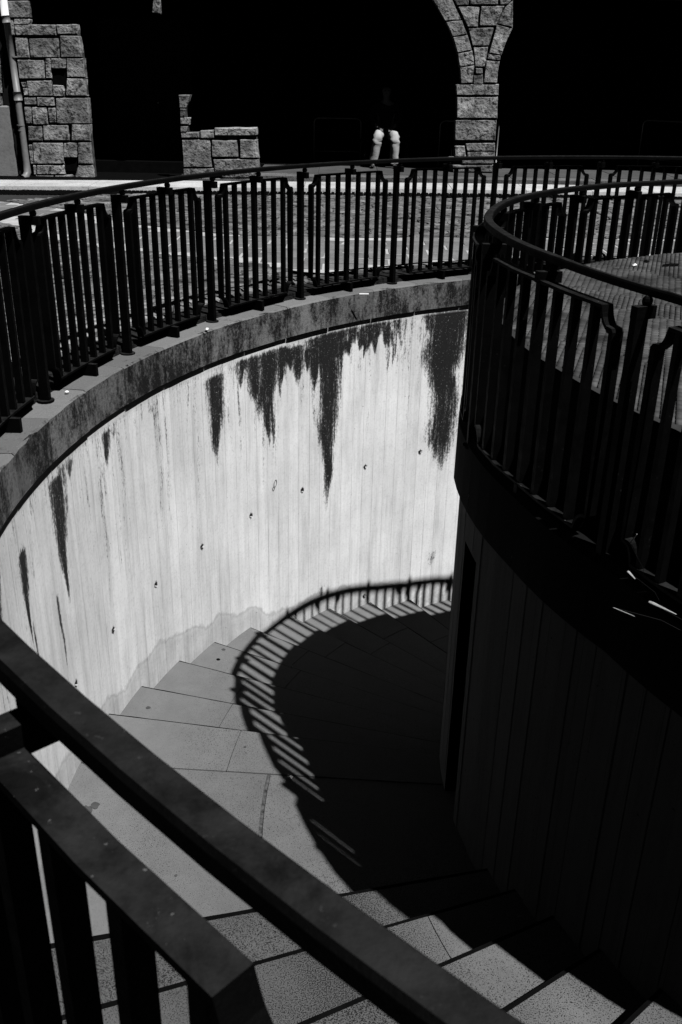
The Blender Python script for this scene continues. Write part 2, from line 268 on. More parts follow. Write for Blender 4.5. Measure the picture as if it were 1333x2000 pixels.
# lane of smooth slabs between two fields of cobbles: two border curves (far side, near side)
UX = [-9, -4.8, -3.7, -2.5, -1.3, 0, 2.4, 9]; UY = [13.9, 13.75, 12.9, 11.5, 10.75, 10.55, 10.7, 11.2]
LXx = [-9, -4.4, -2.95, -2.2, -.85, -.15, 1.5, 9]; LYy = [13.0, 11.9, 10.1, 9.55, 8.75, 8.2, 7.6, 7.6]
def in_lane(x, y): return np.interp(x, LXx, LYy) < y < np.interp(x, UX, UY)
def ringr(x, y):
    a = math.degrees(math.atan2(y-CY, x-CX)); return math.hypot(x-CX, y-CY) - float(dO(a))
def piece(w_, d_, h_, jit=.12, seed=0):     # a small dressed stone, top rounded, 5 top facets
    r = random.Random(seed); j = lambda s: 1 + (r.random()-.5)*s
    a, b, e = w_/2, d_/2, min(w_, d_)*.16
    V = [(-a, -b, -.03), (a, -b, -.03), (a, b, -.03), (-a, b, -.03), (-a*j(jit), -b*j(jit), h_*.45), (a*j(jit), -b*j(jit), h_*.45), (a*j(jit), b*j(jit), h_*.45), (-a*j(jit), b*j(jit), h_*.45),
         (-a+e, -b+e, h_*j(.5)), (a-e, -b+e, h_*j(.5)), (a-e, b-e, h_*j(.5)), (-a+e, b-e, h_*j(.5))]
    Fc = [(0,1,5,4), (1,2,6,5), (2,3,7,6), (3,0,4,7), (4,5,9,8), (5,6,10,9), (6,7,11,10), (7,4,8,11), (8,9,10,11)]
    return V, Fc
def place_pieces(items, variants, name, m, parent, limit=300, near=(0, 0)):
    """items: (x, y, z, rot, sx, sy); the nearest `limit` become objects sharing meshes, the rest one joined part"""
    items = sorted(items, key=lambda i: (i[0]-near[0])**2 + (i[1]-near[1])**2)
    ms = [mesh(name, V, Fc, m) for V, Fc in variants]
    for k, (x, y, z, ro, sx, sy) in enumerate(items[:limit]):
        o = link(name, ms[k % len(ms)], parent, (x, y, z)); o.rotation_euler = (random.uniform(-.02, .02), random.uniform(-.02, .02), ro); o.scale = (sx, sy, random.uniform(.8, 1.15))
    rest = items[limit:]
    if rest:
        VV = []; FF = []; n = 0
        for k, (x, y, z, ro, sx, sy) in enumerate(rest):
            V, Fc = variants[k % len(variants)]; c, s = math.cos(ro), math.sin(ro); hz = random.uniform(.4, 1.5)
            tx, ty = random.uniform(-.09, .09), random.uniform(-.11, .11)
            for vx, vy, vz in V:
                vx *= sx; vy *= sy; VV.append((x+vx*c-vy*s, y+vx*s+vy*c, z+vz*hz+tx*vx+ty*vy))
            FF += [tuple(i+n for i in f) for f in Fc]; n += len(V)
        o = obj(name, VV, FF, m, parent); tag(o, kind='stuff')
cob = []; y = 5.0
while y < 14.72:
    dy = .105 if y < 9 else .125; x = -7.2 + random.random()*.2
    while x < 8.6:
        wx = random.uniform(.11, .20) * (1 if y < 9 else 1.2); xc = x + wx/2; yc = y + random.uniform(-.008, .008) + .03*math.sin(xc*1.3+y)
        x += wx
        if ringr(xc, yc) < 5.21 or xc*.55 > yc+2 or xc < -0.62*yc-1.2 or ringr(xc, yc) > 12.5: continue
        if in_lane(xc, yc): continue
        if xc > 2 and yc < 8.3: continue
        if random.random() < .035: continue
        cob.append((xc, yc, gz(xc, yc), random.uniform(-.06, .06), (wx-.012)/.15, (dy-.012)/.1))
    y += dy
place_pieces(cob, [piece(.15, .1, .016, .16, i) for i in range(6)], 'cobble', MT['cobble'], street)
# slabs follow the lane: rows along x, running bond, pale joints under them
slabs = []; V = []; Fc = []
xs = np.linspace(-7, 8.6, 60)
for i, x in enumerate(xs):
    a, b = float(np.interp(x, LXx, LYy)), float(np.interp(x, UX, UY))
    if abs(x-CX) < 5.3: a = max(a, CY+math.sqrt(5.35**2-(x-CX)**2))
    for k in range(7): yy = a+(b-a)*k/6; V.append((x, yy, gz(x, yy)-.001))
for i in range(len(xs)-1):
    for k in range(6): q = i*7+k; Fc.append((q, q+7, q+8, q+1))
obj('bedding', V, Fc, MT['mortar'], street)
row = 0; y = 7.3
while y < 14:
    x = -7 + (row % 2)*.2
    while x < 8.6:
        xc, yc = x+.2, y+.15; x += .40
        if not (in_lane(xc-.17, yc-.12) and in_lane(xc+.17, yc+.12) and in_lane(xc+.17, yc-.12) and in_lane(xc-.17, yc+.12)): continue
        if xc < -.62*yc-.6 or ringr(xc, yc) < 5.35: continue
        slabs.append((xc, yc, gz(xc, yc), random.uniform(-.004, .004), 1, 1))
    y += .30; row += 1
place_pieces(slabs, [piece(.372, .272, .007, .006, 20+i) for i in range(4)], 'paving_slab', MT['slab'], street)
# pale kerb strip, drain channel of black iron in front of it
kerb = tag(bpy.data.objects.new('kerb', None), kind='structure'); COL.objects.link(kerb)
x = -7.5; km = None
while x < 8.5:
    L = random.uniform(.9, 1.3); m = MB(); a, b = x+.004, x+L-.004
    def zz(px, py): return gz(px, min(py, 14.8)) + .035
    yf, yb = 15.36, 16.17
    for (p, q) in ((a, b),):
        m.box8([(p, yf, zz(p, yf)-.12), (q, yf, zz(q, yf)-.12), (q, yb, zz(q, yb)-.12), (p, yb, zz(p, yb)-.12), (p, yf+.02, zz(p, yf)), (q, yf+.02, zz(q, yf)), (q, yb, zz(q, yb)+.012), (p, yb, zz(p, yb)+.012)])
    m.build('kerb_stone', MT['kerb'], kerb); x += L
drain = empty('drain_channel', 'long black iron drain channel running along the pale kerb', 'drain')
x = -7.5
while x < 8.5:
    m = MB(); z0 = gz(x, 14.8)
    for k in range(8):
        xa = x + k*.0625; m.box8([(xa, 14.80, z0-.05), (xa+.045, 14.80, z0-.05), (xa+.045, 15.34, z0-.05), (xa, 15.34, z0-.05), (xa, 14.80, z0-.008), (xa+.045, 14.80, z0-.008), (xa+.045, 15.34, z0-.008), (xa, 15.34, z0-.008)])
    m.build('grating', MT['black'], drain); x += .5
MB().box8([(-7.5, 14.74, gz(-7.5,14.8)-.06), (8.5, 14.74, gz(8.5,14.8)-.06), (8.5, 15.35, gz(8.5,14.8)-.06), (-7.5, 15.35, gz(-7.5,14.8)-.06), (-7.5, 14.74, gz(-7.5,14.8)-.022), (8.5, 14.74, gz(8.5,14.8)-.022), (8.5, 15.35, gz(8.5,14.8)-.022), (-7.5, 15.35, gz(-7.5,14.8)-.022)]).build('channel_bed', MT['black'], drain)
# raised stone platform under the arcade
plat = tag(bpy.data.objects.new('pavement', None), kind='structure'); COL.objects.link(plat)
x = -1.50
while x < 9:
    L = random.uniform(1.0, 1.6); z1 = .018+.004*x
    MB().box(x+.003, x+L-.003, 16.19, 16.62, -.3, z1).build('platform_stone', MT['step'], plat); x += L
x = -1.50
while x < 9:
    for yy in (16.625, 17.35): MB().box(x+.003, x+.997, yy, yy+.72, -.3, .022+.004*x).build('paving_slab', MT['steptop'], plat)
    x += 1.0
MB().box(-9, -1.505, 16.18, 18.05, -.5, -.17).build('threshold', MT['black'], plat)

# ================================================================ STAIRWELL WALL (outer ring)
well = empty('stairwell_wall', 'tall curved pale concrete wall of the round stairwell with black run-off streaks', 'wall')
RW = 4.82
HOLES = [175.8, 168.79, 161.43, 153.89, 146.2, 138.44, 129.24, 121.5]; HZ = -1.612
HP = [(a, HZ) for a in HOLES] + [(128.75, -2.955), (106, -2.9), (113.8, HZ)]
us = list(np.arange(98, 206, .125)); zs = list(np.arange(-.233, -3.75, -.022))
for a, z in HP:
    us += [a+k/84.1 for k in (-1.9, -1.45, -1.2, -.95, -.6, -.3, 0, .3, .6, .95, 1.2, 1.45, 1.9)]
for z in (HZ, -2.955, -2.9): zs += [z+k/100 for k in (-2.2, -1.8, -1.5, -1.2, -.7, -.35, 0, .35, .7, 1.2, 1.5, 1.8, 2.2)]
us = np.array(sorted(set(np.round(us, 4)))); zs = np.array(sorted(set(np.round(zs, 4)), reverse=True))
us = np.concatenate([np.arange(-64, 98, 3), us, np.arange(206, 296, 3)]); zs = np.concatenate([zs, [-4.0, -4.5, -5.2]])
U, Z = np.meshgrid(us, zs, indexing='ij'); t = np.radians(U)
off = np.zeros_like(U); HOLE_SHADE = np.zeros_like(U)  # shade inside the tie holes, painted into the wall colour
for a, z in HP:
    du = (U-a)*math.pi/180*RW; dz = Z-z; rr = np.hypot(du/.0145, dz/.0175); off = np.maximum(off, np.where(rr < 1.0, .09, 0)); HOLE_SHADE = np.maximum(HOLE_SHADE, np.where(rr < 1.32, 1.0, 0))
lip = np.where(Z > -.262, -.008, 0) + np.where((Z <= -.262) & (Z > -.29), -.008+(-.262-Z)*.28, 0)
# formwork: every board sits a hair in or out
bi = np.floor(np.radians(U)*RW/.13); brd = (np.sin(bi*12.9898)*43758.5453) % 1.0
rr = RW + dO(U) + off + lip + (brd-.5)*.0016
X = CX+rr*np.cos(t); Y = CY+rr*np.sin(t); ZZ = Z + (TA*(X-CX) + TB*(Y-CY))*np.clip((Z+1)/.7, 0, 1)
nu, nz = U.shape; idx = np.arange(nu*nz).reshape(nu, nz)
quads = np.stack([idx[:-1, :-1], idx[:-1, 1:], idx[1:, 1:], idx[1:, :-1]], -1).reshape(-1, 4)
me = bpy.data.meshes.new('concrete_face'); me.vertices.add(nu*nz); me.vertices.foreach_set('co', np.stack([X, Y, ZZ], -1).ravel())
me.loops.add(len(quads)*4); me.loops.foreach_set('vertex_index', quads.ravel()); me.polygons.add(len(quads))
me.polygons.foreach_set('loop_start', np.arange(len(quads))*4); me.polygons.foreach_set('loop_total', np.full(len(quads), 4)); me.update(); me.materials.append(MT['wall'])
def attr_vec(me, nm, A): at = me.attributes.new(nm, 'FLOAT_VECTOR', 'POINT'); at.data.foreach_set('vector', A.ravel().astype(np.float32))
def attr_f(me, nm, A): at = me.attributes.new(nm, 'FLOAT', 'POINT'); at.data.foreach_set('value', A.ravel().astype(np.float32))
attr_vec(me, 'uvz', np.stack([np.radians(U)*RW, U*0+RW, Z], -1))
# run-off streaks: (angle, top z, tip z, half width at the top in metres, strength, width profile)
STN = [(181.9, -.49, -1.05, .030, 1.0, 1), (181.5, -.9, -1.75, .007, .75, 1), (175.3, -.34, -1.16, .060, 1.0, 1), (177.0, -.95, -1.6, .010, .72, 1), (173.0, -.31, -.43, .035, .7, 1), (174.2, -.3, -.42, .05, .65, 1), (167.2, -.31, -.56, .030, .95, 1), (166.0, -.3, -.44, .03, .6, 1), (160.2, -.30, -.42, .035, .5, 1),
       (151.0, -.34, -1.10, .072, 1.0, 1), (148.6, -.3, -.42, .03, .5, 1), (145.3, -.30, -.72, .080, .98, 1), (143.4, -.30, -1.15, .080, 1.0, 1), (144.6, -.4, -.9, .05, .75, 1), (141.3, -.30, -.62, .055, .95, 1), (139.2, -.32, -.68, .060, .95, 1), (142.8, -.5, -1.25, .03, .75, 1),
       (136.6, -.29, -.80, .075, 1.0, 1), (134.75, -.28, -1.25, .105, 1.05, .55), (134.75, -.9, -1.92, .060, 1.0, .7), (133.4, -.28, -.60, .090, 1.0, 1), (131.6, -.27, -.46, .075, .9, 1), (129.3, -.27, -.50, .075, .95, 1), (127.6, -.27, -.42, .07, .85, 1), (126.7, -.3, -.58, .028, .95, 1), (125.6, -.27, -.42, .05, .8, 1),
       (119.0, -.27, -1.30, .125, 1.1, .35), (118.6, -.9, -1.86, .095, .97, .3), (121.0, -.27, -.5, .06, .9, 1), (117.3, -.27, -.95, .07, .95, 1), (115.6, -.27, -.45, .05, .8, 1), (110, -.27, -1.2, .09, 1, 1), (105, -.27, -.8, .07, 1, 1), (118.8, -2.7, -2.9, .03, .5, 1), (135.3, -2.62, -2.8, .025, .55, 1), (187, -.3, -1.0, .05, 1, 1), (193, -.3, -.7, .06, 1, 1)]
S = np.zeros_like(U)
rs_ = random.Random(11)
STN = [(a, zt, zb, hw, st, (.62 if (zt-zb) < .45 else pw)) for a, zt, zb, hw, st, pw in STN]
for _ in range(70):      # faint grey drips everywhere under the coping
    a_ = rs_.uniform(108, 190); l_ = rs_.uniform(.15, 1.4)**1.2; STN.append((a_, -.29, -.29-l_, rs_.uniform(.006, .022), rs_.uniform(.22, .42), .5))
for _ in range(26):
    a_ = rs_.choice([145.3, 143.4, 136.6, 134.75, 133, 131, 129, 127, 119, 117.3, 141, 139, 151, 175.3])+rs_.uniform(-1.6, 1.6); l_ = rs_.uniform(.1, .5); STN.append((a_, -.30, -.32-l_, rs_.uniform(.008, .026), rs_.uniform(.5, .9), .6))
for a, zt, zb, hw, st, pw in STN:
    du = np.abs(((U-a+180) % 360-180)*math.pi/180*RW + .012*np.sin(Z*9+a)); q = np.clip((zt-Z)/(zt-zb), 0, 1); wdt = hw*1.75*(1-q)**pw*(1+.12*np.sin(Z*7+a)+.06*np.sin(Z*15+2*a)) + .004
    body = st*np.clip(1.30-du/wdt*.80, 0, 1)*np.where((Z <= zt+.02) & (Z >= zb), 1, 0)*np.clip((1-q)*2.2+.30, 0, 1)*np.clip((zt+.02-Z)/.05, 0.2, 1)
    S = np.maximum(S, body)
bl = -.36-.10*np.sin(U*1.7)**2-.12*np.sin(U*.83+1)**2-.05*np.sin(U*5.3); bt = -.285-.045*(np.sin(U*1.1)+1)
band = np.clip((Z-bl)/.07+.5, 0, 1)*np.clip((bt-Z)/.03, 0, 1)*np.interp(U, [112, 116, 123, 128, 147, 149], [.9, .95, .35, .95, .95, 0])
S = np.maximum(S, band); S = np.maximum(S, .32*np.clip(1-(-.27-Z)/.25, 0, 1)*((U > 110) & (U < 182))*(Z < -.29))
attr_f(me, 'stain', S); attr_f(me, 'hole_shade', HOLE_SHADE)
# ================================================================ STEPS (levels used for the damp band too)
STEPS = []  # (nosing angle, end angle, z)
down = [171.0, 165.1, 158.6, 152.7, 146.8, 140.5, 134.2, 127.9, 121.8, 116.0]
while down[-1] > 66: down.append(down[-1]-6.1)
dz_ = [-2.12, -2.245, -2.375, -2.495, -2.62, -2.76, -2.91, -3.045, -3.185, -3.32]
while len(dz_) < len(down): dz_.append(dz_[-1]-.133)
upn = [194.2, 200.3, 206.9, 213.7, 220.6]
while len(upn) < 15: upn.append(upn[-1]+6.6)
for k in range(1, len(down)): STEPS.append((down[k], down[k-1], dz_[k]))
for k in range(len(upn)): STEPS.append((upn[k], (upn+[upn[-1]+6.6])[k+1], -2.12+.133*(k+1)))
lev = np.interp(U, sorted([d for d in down]+upn), [v for _, v in sorted(list(zip(down, dz_))+[(u, -2.12+.133*(k+1)) for k, u in enumerate(upn)])])
H = Z-lev
wob = .15+.06*np.sin(U*.21)+.035*np.sin(U*.47+1)+.015*np.sin(U*1.3)
attr_f(me, 'damp', np.clip((wob+.09-H)/.12, 0, 1)*(H > -.3)*np.interp(U, [98, 132, 145, 200], [.3, .55, .8, .8]))
attr_f(me, 'rim', np.where((Z > -.285), 1.0, 0))
link('concrete_face', me, well)
# coping stones
def coping(a0, a1, ri, ro, zb, parent, seg=6):
    V = []; Fc = []; prof = [(ri+.012, 0), (ro, -.004), (ro, zb), (ri, zb), (ri, -.012)]; n = len(prof)
    r = random.Random(int(a0*10)); dzz = r.uniform(-.003, .003); drr = r.uniform(-.003, .003)
    for i in range(seg+1):
        a = a0+(a1-a0)*i/seg
        for k, (q, z) in enumerate(prof):
            ch = (r.random() ** 6)*.012 if k in (0, 4) else 0
            V.append(PO(a, q+drr+ch, z+dzz-(ch*.5 if k == 0 else 0)))
    for i in range(seg):
        for k in range(n): k2 = (k+1) % n; Fc.append((i*n+k, i*n+k2, (i+1)*n+k2, (i+1)*n+k))
    Fc.append(tuple(range(n))[::-1]); Fc.append(tuple(seg*n+k for k in range(n)))
    return obj('coping_stone', V, Fc, MT['coping'], parent)
a = -58
while a < 293:
    st = 5.85; coping(a+.02, a+st-.02, 4.79, 5.125, -.233, well); a += st
# dark thin bricks on edge that hold the street back behind the railing
a = 60.0; k = 0
while a < 238:
    V = []; st = 1.30
    for lay in range(3):
        z0_, z1_ = .001+lay*.0165, .001+lay*.0165+.0135; j = random.uniform(-.002, .002)
        V += [PO(a+.03, 4.958+j, z0_), PO(a+st-.03, 4.958+j, z0_), PO(a+st-.03, 5.16, z0_), PO(a+.03, 5.16, z0_), PO(a+.03, 4.958+j, z1_), PO(a+st-.03, 4.958+j, z1_), PO(a+st-.03, 5.16, z1_), PO(a+.03, 5.16, z1_)]
    Fc = [tuple(i+8*l for i in f) for l in range(3) for f in BOXF]
    obj('edge_brick', V, Fc, MT['edgebrick'], well); a += st
# back of the wall below ground + a closed bottom so the shaft is a real pit
V = []; Fc = []
for k in range(73):
    a = k*5; V += [PO(a, 5.2, -.1), PO(a, 5.2, -5.3)]
for k in range(72): Fc.append((2*k, 2*k+1, 2*k+3, 2*k+2))
obj('wall_back', V, Fc, MT['dmortar'], well)
pit = tag(obj('stairwell_floor', [PO(a, 5.1, -4.75) for a in range(0, 360, 6)], [tuple(range(60))], MT['riser']), kind='structure')

# small scribbled mark on the concrete
def squiggle(pts, w_):
    V = []; Fc = []
    for k, (a_, z_) in enumerate(pts):
        a0_, z0_ = pts[max(k-1, 0)]; a1_, z1_ = pts[min(k+1, len(pts)-1)]; ta, tz = (a1_-a0_)*.0841, z1_-z0_; ln = math.hypot(ta, tz) or 1; na, nz_ = -tz/ln/.0841, ta/ln
        V += [PO(a_+na*w_, RW-.0045, z_+nz_*w_), PO(a_-na*w_, RW-.0045, z_-nz_*w_)]
    return V, [(2*k, 2*k+1, 2*k+3, 2*k+2) for k in range(len(pts)-1)]
ma, mz = 142.55, -1.435
p1 = [(ma-.05+.20*math.cos(t_)-.06*math.sin(t_), mz+.028*math.sin(t_)) for t_ in np.linspace(-.9, 5.0, 22)]
p2 = [(ma+.22+.13*math.cos(t_), mz-.038+.016*math.sin(t_)) for t_ in np.linspace(.3, 6.8, 18)]
for pp in (p1, p2): obj('scribble', *squiggle(pp, .0028), MT['ink'], well)
# ================================================================ STAIR
stair = empty('curved_stair', 'curved granite staircase winding down between the pale wall and the dark drum', 'staircase')
def arcslab(a0, a1, r0_, r1_, zt, th, m, name='tread_slab', seg=4, rseg=5, rough=.0015, worn=True, radial_lo=None):
    V = []; Fc = []; g = []; rd = random.Random(int(a0*77+r0_*13)); n = rseg+1
    for lay in (0, 1):
        for i in range(seg+1):
            a = a0+(a1-a0)*i/seg
            for j in range(n):
                r = r0_+(r1_-r0_)*j/rseg; e = (i == 0)*rd.random()*.0025
                x, y, z = PO(a, r, zt - (0 if lay == 0 else th) - (e if lay == 0 else 0))
                V.append((x, y, z))
    N = (seg+1)*n
    for i in range(seg):
        for j in range(rseg):
            q = i*n+j; Fc.append((q, q+1, q+n+1, q+n)); q += N; Fc.append((q, q+n, q+n+1, q+1))
    for j in range(rseg): Fc.append((j, N+j, N+j+1, j+1)); q = seg*n+j; Fc.append((q, q+1, N+q+1, N+q))
    for i in range(seg): q = i*n; Fc.append((q, q+n, N+q+n, N+q)); q = i*n+rseg; Fc.append((q, N+q, N+q+n, q+n))
    Fc = [tuple(reversed(f)) for f in Fc]
    me = mesh(name, V, Fc, m)
    if worn:
        W = [max(0, 1-abs(math.hypot(v[0]-CX, v[1]-CY)-3.9)/1.1)*.0 + (1 if math.hypot(v[0]-CX, v[1]-CY) > 4.25 else 0) for v in V]
        base = .2 if a0 > 190 else 1.0
        W = [base*.5 + .6*min(1, max(0, (math.hypot(v[0]-CX, v[1]-CY)-3.6)/1.0)) if a0 < 190 else .0 + .55*(1-abs((math.hypot(v[0]-CX, v[1]-CY)-2.9)/.35) if math.hypot(v[0]-CX, v[1]-CY) < 3.2 else 0) for v in V]
        at = me.attributes.new('worn', 'FLOAT', 'POINT'); at.data.foreach_set('value', np.clip(W, 0, 1.2).astype(np.float32))
    return link(name, me, stair)
RO, RI = 4.835, 2.5
for k, (n0, n1, z) in enumerate(STEPS):
    rj = 4.15 + .12*math.sin(k*2.3) if n0 < 171 else 3.25+.25*math.sin(k*1.9)
    j = random.uniform(-.006, .002)
    arcslab(n0, n1+.55, RI, rj-.002, z+j*.4, .045, MT['tread'])
    arcslab(n0+random.uniform(-.05, .05), n1+.55, rj+.002, RO, z, .045, MT['tread'])
    sw = .14 if n0 < 171 else .40
    arcslab(n0-sw, n0-.01, RI, RO, z-.004, .04, MT['black'], 'nosing_edge', 1, 24, 0, False)
    rb = n0+.35
    arcslab(rb, rb+.6, RI, RO, z-.046, .14, MT['riser'], 'riser', 1, 6, 0, False)
zl = -2.12
arcslab(170.86, 170.99, RI, RO, zl-.004, .04, MT['black'], 'nosing_edge', 1, 24, 0, False)
arcslab(171.0, 176.62, RI, 3.95, zl, .05, MT['tread'], 'landing_slab'); arcslab(171.0, 176.62, 3.954, RO, zl-.001, .05, MT['tread'], 'landing_slab')
arcslab(176.75, 194.8, RI, 3.69, zl-.002, .05, MT['tread'], 'landing_slab', 8); arcslab(176.75, 194.8, 3.712, RO, zl, .05, MT['tread'], 'landing_slab', 8)
arcslab(171.3, 171.9, RI, RO, zl-.051, .14, MT['riser'], 'riser', 1, 6, 0, False)
arcslab(171.5, 194.3, RI, RO, zl-.012, .04, MT['grime'], 'joint_bedding', 8, 6, 0, False)
arcslab(62, 298, RI, RO, -4.6, .1, MT['riser'], 'stair_base', 20, 6, 0, False)

# old gum and a dark spill trodden into the stone
GUM = [(-.863, 6.059, -2.373, .016), (-1.248, 5.155, -2.243, .015), (-1.374, 4.047, -2.118, .042), (-1.33, 4.09, -2.116, .026), (-.80, 3.60, -2.118, .008), (-1.032, 3.052, -1.985, .013), (-.262, 2.657, -1.852, .012), (-.55, 4.62, -2.118, .009)]
for x, y, z, r in GUM:
    rd = random.Random(int(abs(x)*1e4)); n = 14; V = [(x, y, z+.0016)]+[(x+r*rd.uniform(.75, 1.2)*math.cos(2*math.pi*k/n), y+r*rd.uniform(.75, 1.2)*math.sin(2*math.pi*k/n), z+.0009) for k in range(n)]
    obj('gum_spot', V, [(0, 1+k, 1+(k+1) % n) for k in range(n)], MT['gum'], stair)

# ================================================================ DRUM (platform core)
drum = empty('stair_drum', 'dark round concrete drum in the middle of the stairwell carrying the brick terrace', 'drum')
segs = []; a = 95.0
while a < 455:
    bw = random.uniform(2.3, 4.2); segs.append((a, min(a+bw, 455))); a += bw
NA, NB, NZ = 176.6, 181.6, -.52
V = []; Fc = []; UV = []
def dwall(a, off, z): V.append(PD(a, .03+off, z)); UV.append((math.radians(a)*2.7, 2.7, z)); return len(V)-1
angs = []
for (p, q) in segs:
    o_ = random.uniform(-.004, .004); g = .22
    angs += [(p, -.012+o_), (p+g*.5, -.012), (p+g*.5+.02, o_), (q-.01, o_)]
angs += [(NA, 0), (NB, 0)]; angs.sort()
prev = None
for a, o_ in angs:
    cur = [dwall(a, o_, z) for z in (-.28, NZ, -4.9)]
    if prev is not None:
        am = (a+prev[1])/2; inn = NA <= am <= NB
        Fc.append((prev[0][0], prev[0][1], cur[1], cur[0]))
        if not inn: Fc.append((prev[0][1], prev[0][2], cur[2], cur[1]))
    prev = (cur, a)
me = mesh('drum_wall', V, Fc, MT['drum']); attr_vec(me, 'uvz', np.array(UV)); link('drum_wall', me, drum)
m = MB()   # doorway recess: jambs, back, lintel soffit
for a in (NA, NB):
    m.add([PD(a, .03, NZ), PD(a, .03, -4.9), PD(a, -.55, -4.9), PD(a, -.55, NZ)], [(0, 1, 2, 3)])
m.add([PD(NA, -.55, NZ), PD(NB, -.55, NZ), PD(NB, -.55, -4.9), PD(NA, -.55, -4.9)], [(0, 1, 2, 3)])
m.add([PD(NA, .03, NZ), PD(NB, .03, NZ), PD(NB, -.55, NZ), PD(NA, -.55, NZ)], [(0, 1, 2, 3)])
m.build('doorway_recess', MT['black'], drum)
def dring(prof, m, name, a0=0, a1=360, step=3, smooth=False):
    V = []; Fc = []; n = len(prof); K = int(round((a1-a0)/step))
    for i in range(K+1):
        a = a0+(a1-a0)*i/K
        for o_, z in prof: V.append(PD(a, o_, z))
    for i in range(K):
        for k in range(n): k2 = (k+1) % n; Fc.append((i*n+k, i*n+k2, (i+1)*n+k2, (i+1)*n+k))
    return obj(name, V, Fc, m, drum, smooth)
a = 0
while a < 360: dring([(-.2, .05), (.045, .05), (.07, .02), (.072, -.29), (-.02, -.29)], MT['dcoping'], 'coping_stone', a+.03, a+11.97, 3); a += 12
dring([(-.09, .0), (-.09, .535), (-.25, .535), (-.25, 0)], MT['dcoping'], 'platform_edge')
ZT = .545
V = [(DX, DY, ZT)] + [PD(a, -.088, ZT) for a in range(0, 360, 3)]
obj('terrace_bed', V, [(0, 1+k, 1+(k+1) % 120) for k in range(120)], MT['dmortar'], drum)
# terrace bricks: radial soldier courses and two diagonal bands, thousands of small tiles
tl = []
def zone(x, y): tt = x+y; return 'd' if (-.85 < tt < .12) or (-2.35 < tt < -1.25) else 'r'
def hz(a_, b_): return (math.sin(a_*12.9898+b_*78.233)*43758.5453) % 1.0
def fits(x, y, m_): return x < .6 and math.hypot(x, y)+m_ < float(rD(math.degrees(math.atan2(y, x))))-.095
for ang_, zn, pu, pv in ((R_(72), 'r', .052, .026), (R_(27), 'd', .046, .0235)):
    cu, su_ = math.cos(ang_), math.sin(ang_)
    for j in range(-112, 113):
        for i in range(-60, 61):
            p_, q_ = i*pu+(j % 2)*pu*.5*(zn == 'd')+(j*.37 % 1)*pu*(zn == 'r'), j*pv; x, y = p_*cu-q_*su_, p_*su_+q_*cu
            if zone(x, y) != zn or not fits(x, y, .02): continue
            tl.append((x, y, ang_, pu-(.003 if zn == 'r' else .008), pv-(.0038 if zn == 'r' else .0065)))
n = len(tl); A = np.array(tl); c, s = np.cos(A[:, 2]), np.sin(A[:, 2]); hx, hy = A[:, 3]/2, A[:, 4]/2
zt = ZT+.008+rng.uniform(-.0015, .0015, n); co = np.zeros((n, 8, 3)); sg = [(-1,-1), (1,-1), (1,1), (-1,1)]
for k in range(8):
    sx, sy = sg[k % 4]; sh = .92 if k >= 4 else 1; lx, ly = sx*hx*sh, sy*hy*sh
    co[:, k, 0] = DX+A[:, 0]+lx*c-ly*s; co[:, k, 1] = DY+A[:, 1]+lx*s+ly*c; co[:, k, 2] = (ZT-.004) if k < 4 else zt+rng.uniform(-.0006, .0006, n)
base = np.array([(4,5,6,7), (0,1,5,4), (1,2,6,5), (2,3,7,6), (3,0,4,7)])
q = (base[None]+np.arange(n)[:, None, None]*8).reshape(-1, 4)
me = bpy.data.meshes.new('terrace_bricks'); me.vertices.add(n*8); me.vertices.foreach_set('co', co.ravel()); me.loops.add(len(q)*4); me.loops.foreach_set('vertex_index', q.ravel()); me.polygons.add(len(q))
me.polygons.foreach_set('loop_start', np.arange(len(q))*4); me.polygons.foreach_set('loop_total', np.full(len(q), 4)); me.update(); me.materials.append(MT['paver'])
tag(link('terrace_brick', me, drum), kind='stuff')

